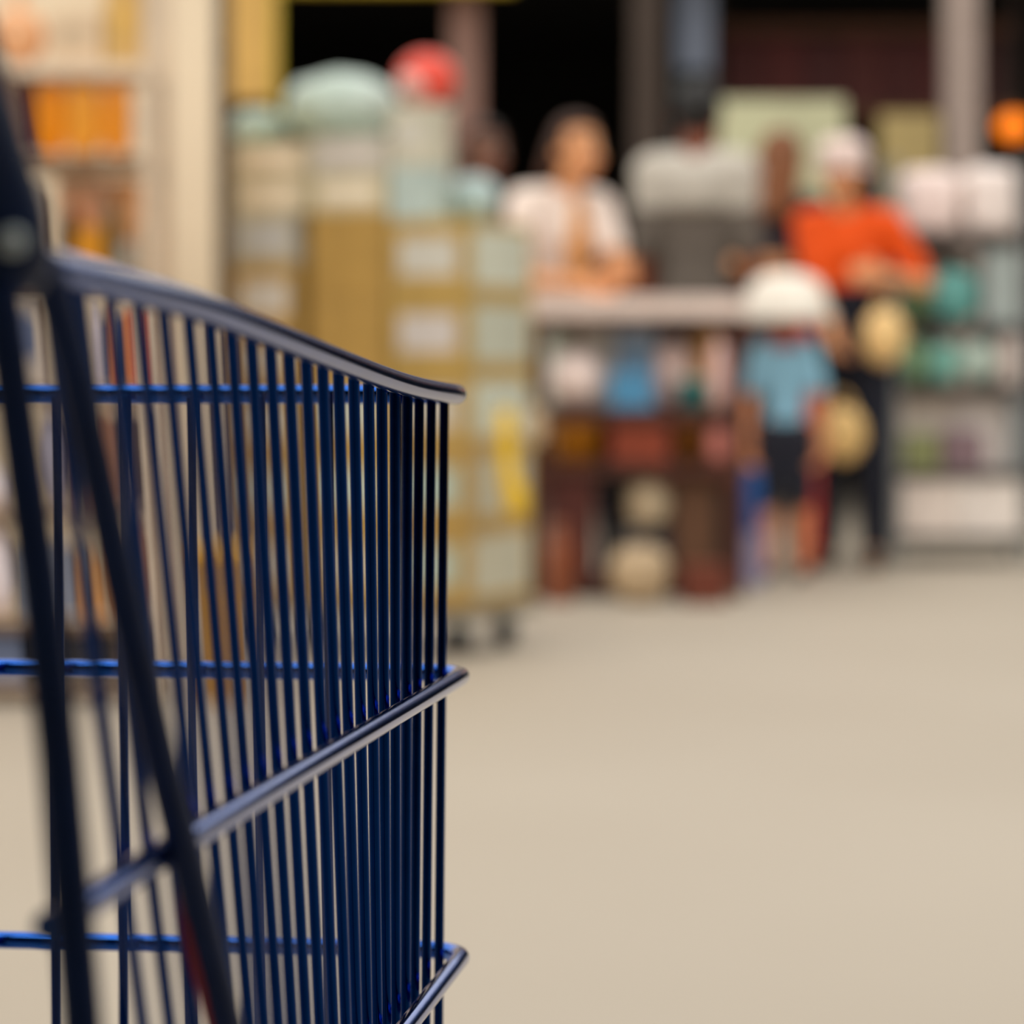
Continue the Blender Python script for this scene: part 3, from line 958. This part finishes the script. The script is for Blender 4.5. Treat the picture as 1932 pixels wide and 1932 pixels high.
def hand(bm, wr, d, nrm, s):
    """palm and five curled fingers from the wrist wr along d; nrm = palm side, s = +-1 thumb side"""
    d = d.normalized()
    nrm = (nrm - d * nrm.dot(d)).normalized()
    sd = d.cross(nrm).normalized() * s
    rot = Matrix((sd, nrm, d)).transposed()
    ell_bm(wr + d * .045, (.040, .017, .052), bm, rot, 2)
    for k, (ox, L_) in enumerate(((.030, .070), (.011, .080), (-.010, .074), (-.029, .058))):
        a_ = wr + d * .082 + sd * ox
        m_ = a_ + (d * .88 + nrm * .38 + sd * ox * 1.2).normalized() * L_ * .5
        e_ = m_ + (d * .45 + nrm * .85).normalized() * L_ * .5
        cap_bm(a_, m_, .0095, .0088, bm, 8)
        cap_bm(m_, e_, .0088, .0074, bm, 8)
    a_ = wr + d * .03 + sd * .032
    m_ = a_ + (d * .6 + sd * .75 + nrm * .25).normalized() * .038
    cap_bm(a_, m_, .0125, .0105, bm, 8)
    cap_bm(m_, m_ + (d * .9 + nrm * .4).normalized() * .03, .0105, .0085, bm, 8)


def person(label, u, v_top, Y, height, face, pose, shirt, pants, hair, skin=SKIN, sleeve=.55, short=False, hair_len=0.0, hat=None, lean=0.0, turn=0.0, shoe=(40, 34, 32), girth=1.0, hem=.88, yoke=None, scarf=None, drape=None, hat_z=0.0, hat_s=1.0):
    """face = heading in degrees (0 looks at the camera); pose = elbow and wrist offsets per arm in the body frame"""
    t = thing('person', label, 'person', (P(u, 0, Y).x, Y, 0), math.radians(face))
    k = height / 1.70
    V = lambda x, y, z: Vector((x, y, z)) * k
    lx = lambda z: -math.sin(math.radians(lean)) * max(0, z - .92)      # lean forward (-y)
    B = lambda x, y, z: V(x, y + lx(z), z)
    mS = mat(skin, rough=.5, k=.84)
    mC = mat(shirt, rough=.8, k=.84)
    mP = mat(pants, rough=.8, k=.84)
    mH = mat(hair, rough=.55, k=.84, var=.25)
    g = girth
    sh = {1: B(.175 * g, 0, 1.395), -1: B(-.175 * g, 0, 1.395)}
    hp = {1: V(.09, 0, .90), -1: V(-.09, 0, .90)}
    kn = {1: V(.10, -.02, .49), -1: V(-.10, -.01, .49)}
    an = {1: V(.10, .02, .085), -1: V(-.11, .03, .085)}
    el, wr = {}, {}
    fr = math.radians(face)
    for s in (1, -1):
        if len(pose[s]) == 2:
            el[s] = sh[s] + V(*pose[s][0])
            wr[s] = el[s] + V(*pose[s][1])
        else:                                             # reach for a world point: two-bone arm
            d_ = P(*pose[s]) - t.location
            tg = Vector((d_.x * math.cos(fr) + d_.y * math.sin(fr), -d_.x * math.sin(fr) + d_.y * math.cos(fr), d_.z))
            l1, l2 = .29 * k, .25 * k
            ax = tg - sh[s]
            D_ = min(ax.length, (l1 + l2) * .985)
            ax.normalize()
            ca = (l1 * l1 + D_ * D_ - l2 * l2) / (2 * l1 * D_)
            side_ = Vector((s * .5, .45, -.7))
            side_ = (side_ - ax * side_.dot(ax)).normalized()
            el[s] = sh[s] + ax * (l1 * ca) + side_ * (l1 * math.sqrt(max(0, 1 - ca * ca)))
            wr[s] = sh[s] + ax * D_
    hc = B(0, -.025, 1.585) + V(0, -.03 * (lean > 5), 0)
    # continuous body
    bm = new_bm()
    for z0, z1, a0, a1, d0, d1 in ((.93, 1.10, .150, .125, .10, .09), (1.10, 1.32, .125, .150, .09, .105), (1.32, 1.42, .150, .10, .105, .07)):
        n_ = 9
        for i in range(n_ + 1):
            f_ = i / n_
            z = z0 + (z1 - z0) * f_
            ell_bm(B(0, 0, z), ((a0 + (a1 - a0) * f_) * k * g, (d0 + (d1 - d0) * f_) * k * g, .06 * k), bm, None, 2)
    cap_bm(B(0, .005, 1.40), hc - V(0, -.01, .05), .056 * k, .052 * k, bm)
    for s in (1, -1):
        cap_bm(B(.05 * s, 0, 1.41), sh[s], .06 * k, .054 * k, bm)
        cap_bm(sh[s], el[s], .050 * k, .040 * k, bm)
        cap_bm(el[s], wr[s], .040 * k, .027 * k, bm)
        hand(bm, wr[s], (wr[s] - el[s]), Vector((-s * .8, -.5, 0)), -s)
        cap_bm(hp[s], kn[s], .083 * k, .056 * k, bm)
        cap_bm(kn[s] + V(0, .012, -.02), kn[s] * .62 + an[s] * .38 + V(0, .022, 0), .050 * k, .056 * k, bm)
        cap_bm(kn[s] * .6 + an[s] * .4 + V(0, .018, 0), an[s], .052 * k, .036 * k, bm)
        cap_bm(an[s] - V(0, 0, .02), an[s] + V(.01 * s, -.13, -.052), .038 * k, .030 * k, bm)
    # head
    ell_bm(hc + V(0, .012, .035), (.074 * k, .092 * k, .088 * k), bm)
    ell_bm(hc + V(0, -.022, -.035), (.058 * k, .066 * k, .072 * k), bm)
    cap_bm(hc + V(0, -.086, .018), hc + V(0, -.108, -.018), .009 * k, .015 * k, bm, 10)
    ell_bm(hc + V(0, -.078, -.078), (.022 * k, .016 * k, .014 * k), bm, None, 2)
    for s in (1, -1):
        ell_bm(hc + V(.076 * s, .012, .0), (.012 * k, .022 * k, .032 * k), bm, None, 2)
        ell_bm(hc + V(.045 * s, -.058, -.02), (.022 * k, .02 * k, .018 * k), bm, None, 2)
    body = bake(bm, 'body', mS, t, .0075, 3)
    for s in (1, -1):
        e_ = obj('eye', ell_bm(hc + V(.031 * s, -.0775, .020), (.0115 * k, .009 * k, .007 * k), None, None, 2), mat((220, 215, 205)), t, True)
        obj('pupil', ell_bm(hc + V(.031 * s, -.0845, .020), (.006 * k, .004 * k, .006 * k), None, None, 2), mat((40, 28, 20)), e_, True)
        obj('eyebrow', cap_bm(hc + V(.016 * s, -.093, .045), hc + V(.046 * s, -.082, .046), .0045 * k, .003 * k, None, 8), mH, t, True)
    obj('mouth', cap_bm(hc + V(-.018, -.091, -.052), hc + V(.018, -.091, -.052), .006 * k, .006 * k, None, 8), mat((165, 85, 75)), t, True)
    # shirt
    bm = new_bm()
    pad = .014
    for i in range(27):
        z = hem + (1.40 - hem) * i / 26
        a_ = interp([(.88, .165), (1.08, .145), (1.3, .168), (1.40, .13)], z)
        d_ = interp([(.88, .118), (1.08, .106), (1.3, .122), (1.40, .088)], z)
        ell_bm(B(0, 0, z), (a_ * k * g, d_ * k * g, .06 * k), bm, None, 3)
    for s in (1, -1):
        cap_bm(B(.05 * s, 0, 1.405), sh[s], .070 * k, .068 * k, bm)
        if sleeve > 0:
            e_ = sh[s].lerp(el[s], min(1, sleeve))
            cap_bm(sh[s], e_, .068 * k, .058 * k, bm)
            if sleeve > 1:
                cap_bm(el[s], el[s].lerp(wr[s], sleeve - 1), .056 * k, .042 * k, bm)
    bake(bm, 'shirt', mC, t, .014, 5)
    if yoke:
        bm = new_bm()
        for s in (1, -1):
            cap_bm(B(.05 * s, .0, 1.40), sh[s] + V(.012 * s, 0, -.005), .080 * k, .080 * k, bm)
            cap_bm(sh[s], sh[s].lerp(el[s], .35), .079 * k, .072 * k, bm)
        for i in range(5):
            ell_bm(B(0, .0, 1.29 + .025 * i), (.158 * k * g, .133 * k, .05 * k), bm, None, 3)
        q_ = bake(bm, 'shoulder_wrap', mat(yoke, rough=.8, k=.84), t, .014, 5)
        tag(q_, 'pale wrap over the shoulders')
    if drape:
        obj('drape', ell_bm(B(.01, -.105, 1.26), (.058 * k, .032 * k, .17 * k)), mat(drape, rough=.8, k=.84), t, True)
    if scarf:
        bm = tube_bm([B(.075 * math.cos(a_), .062 * math.sin(a_), 1.43) for a_ in [2 * PI * i / 18 for i in range(19)]], .034 * k, 12)
        obj('scarf', bm, mat(scarf, rough=.8, k=.84), t, True)
    # trousers or shorts
    bm = new_bm()
    for i in range(12):
        z = .84 + (hem + .07 - .84) * i / 11
        ell_bm(B(0, 0, z), (.168 * k * g, .122 * k * g, .05 * k), bm, None, 2)
    for s in (1, -1):
        cap_bm(hp[s] - V(0, 0, .02), kn[s], .100 * k, .078 * k, bm)
        if not short:
            cap_bm(kn[s], an[s] + V(0, 0, .02), .076 * k, .062 * k, bm)
    bake(bm, 'shorts' if short else 'trousers', mP, t, .014, 5)
    for s in (1, -1):
        bm = new_bm()
        a_ = an[s]
        ell_bm(a_ + V(.004 * s, -.05, -.045), (.048 * k, .125 * k, .040 * k), bm)
        ell_bm(a_ + V(0, .015, -.02), (.043 * k, .05 * k, .045 * k), bm)
        for v_ in bm.verts:
            v_.co.z = max(v_.co.z, 0.001)
        obj('shoe', bm, mat(shoe), t, True)
    # hair
    bm = new_bm()
    bmesh.ops.create_icosphere(bm, subdivisions=4, radius=1.0)
    dele = []
    for v_ in bm.verts:
        p_ = v_.co
        if p_.y < -.35 and p_.z < .55 or (p_.z < -.35 and p_.y < .1):
            dele.append(v_)
    bmesh.ops.delete(bm, geom=dele, context='VERTS')
    for v_ in bm.verts:
        n_ = 1 + .05 * noise.noise(v_.co * 5)
        v_.co = Vector((v_.co.x * .087 * k * n_, v_.co.y * .106 * k * n_, v_.co.z * .102 * k * n_)) + hc + V(0, .014, .036)
    r_ = bmesh.ops.extrude_face_region(bm, geom=bm.faces[:])
    for v_ in [e for e in r_['geom'] if isinstance(e, bmesh.types.BMVert)]:
        v_.co += (v_.co - hc - V(0, .014, .036)).normalized() * (-.012 * k)
    hr_ = obj('hair', bm, mH, t, True)
    if hair_len:
        bm = new_bm()
        for i in range(9):
            a_ = PI * (.12 + .76 * i / 8)
            p0 = hc + V(.074 * math.cos(a_), .014 + .085 * math.sin(a_), .01)
            p1 = p0 + V(.012 * math.cos(a_), .05, -hair_len)
            cap_bm(p0, p1, .034 * k, .022 * k, bm, 10)
        bake(bm, 'long_hair', mH, t, .012, 3)
    if hat:
        r0 = .10 * k
        rbm = lathe_bm([(.0, .10 * k), (.06 * k, .098 * k), (.092 * k, .07 * k), (.102 * k, .02 * k), (hat[1] * .7, .004), (hat[1], -.03 * k), (hat[1] * .98, -.036 * k), (hat[1] * .68, -.004), (.096 * k, .012 * k), (.088 * k, .06 * k), (0, .09 * k)], 28)
        if hat[1] > .15:
            rbm.free()
            rbm = lathe_bm([(0, .118), (.07, .112), (.115, .09), (.14, .05), (.152, .0), (hat[1], -.055), (hat[1] * .98, -.06), (.145, -.01), (.12, .04), (0, .085)], 32)
        h_ = obj('hat', rbm, mat(hat[0], rough=.8), t, True)
        h_.location = hc + V(0, .01, .055 + hat_z)
        h_.scale = (1, 1, hat_s)
        tag(h_, hat[2])
    return t


down = lambda s, out=.05, f=-.03: ((out * s, .01, -.29), (.01 * s, f - .06, -.25))
person('woman in a white top with brown hair leaning over the wooden rack', 1028, 213, 11.62, 1.67, 38,
       {1: (1186, 520, 11.28), -1: (1096, 538, 11.26)}, (226, 208, 198), (96, 74, 60), (58, 30, 16), SKIN, .6, hair_len=.10, lean=12, drape=(206, 146, 86))
person('tall dark-haired man in a grey shirt with his back turned', 1314, 150, 12.1, 1.86, 168,
       {1: down(1, .05), -1: down(-1, .05)}, (92, 84, 77), (36, 32, 30), (14, 12, 12), (120, 62, 38), .9, girth=.78, yoke=(176, 170, 160))
person('long-haired person in dark clothes before the pale green-cream board', 1472, 236, 12.75, 1.72, 150,
       {1: (1432, 500, 12.5), -1: down(-1)}, (38, 32, 40), (30, 28, 36), (112, 66, 32), SKIN, .9, hair_len=.22, girth=.85)
BAGA, BAGB = (1668, 522, 12.12), (1590, 706, 12.02)
person('person in an orange shirt and dark trousers carrying bags', 1604, 290, 12.35, 1.63, -20,
       {1: BAGA, -1: BAGB}, (250, 88, 6), (18, 22, 36), (200, 180, 172), SKIN, .75, hat=((212, 192, 186), .11, 'pinkish grey cap'), lean=6, girth=.95, hem=1.06)
person('small person in a wide white sun hat, light blue top and dark shorts', 1482, 560, 11.75, 1.04, -10,
       {1: ((.07, .0, -.27), (.01, -.06, -.24)), -1: ((-.07, .0, -.27), (-.01, -.06, -.24))}, (132, 180, 204), (30, 32, 44), (90, 50, 30), (205, 135, 95), .9, short=True, hat=((214, 207, 196), .19, 'wide white sun hat'), girth=.80, scarf=(176, 38, 38), hat_z=.022)
person('dark-haired person in brown half hidden behind the carton stack', 912, 205, 12.9, 1.76, 20,
       {1: down(1), -1: down(-1)}, (74, 62, 60), (50, 44, 42), (26, 16, 12), (104, 66, 48), .9, hair_len=.05)

# bags carried by or beside the shoppers
def hang(name, label, grip, wd, h, rgb, seed):
    """a bag hanging from the hand that holds it at grip"""
    g_ = P(*grip) + Vector((0, -.015, -.075))
    t = bag(name, label, 'bag', (g_.x, g_.y, g_.z - h - .045), (wd, wd * .6, h), rgb, seed, 2.1, False)
    obj('handle', tube_bm([(-wd * .22, 0, h * .9), (-wd * .15, 0, h + .02), (0, 0, h + .05), (wd * .15, 0, h + .02), (wd * .22, 0, h * .9)], .006, 8), mat(rgb), t, True)
    return t


hang('carrier_bag', 'pale yellow carrier bag in the hand nearer the metal rack', BAGA, .17, .22, (240, 200, 136), 3)
hang('carrier_bag', 'darker yellow carrier bag held low beside the light blue top', BAGB, .165, .21, (212, 176, 114), 5)
FL('bag', 'red_bag', 'red bag behind the wide sun hat', 'bag', 1500, 1548, 605, 1085, (190, 52, 44), seed=4, n=3.2)
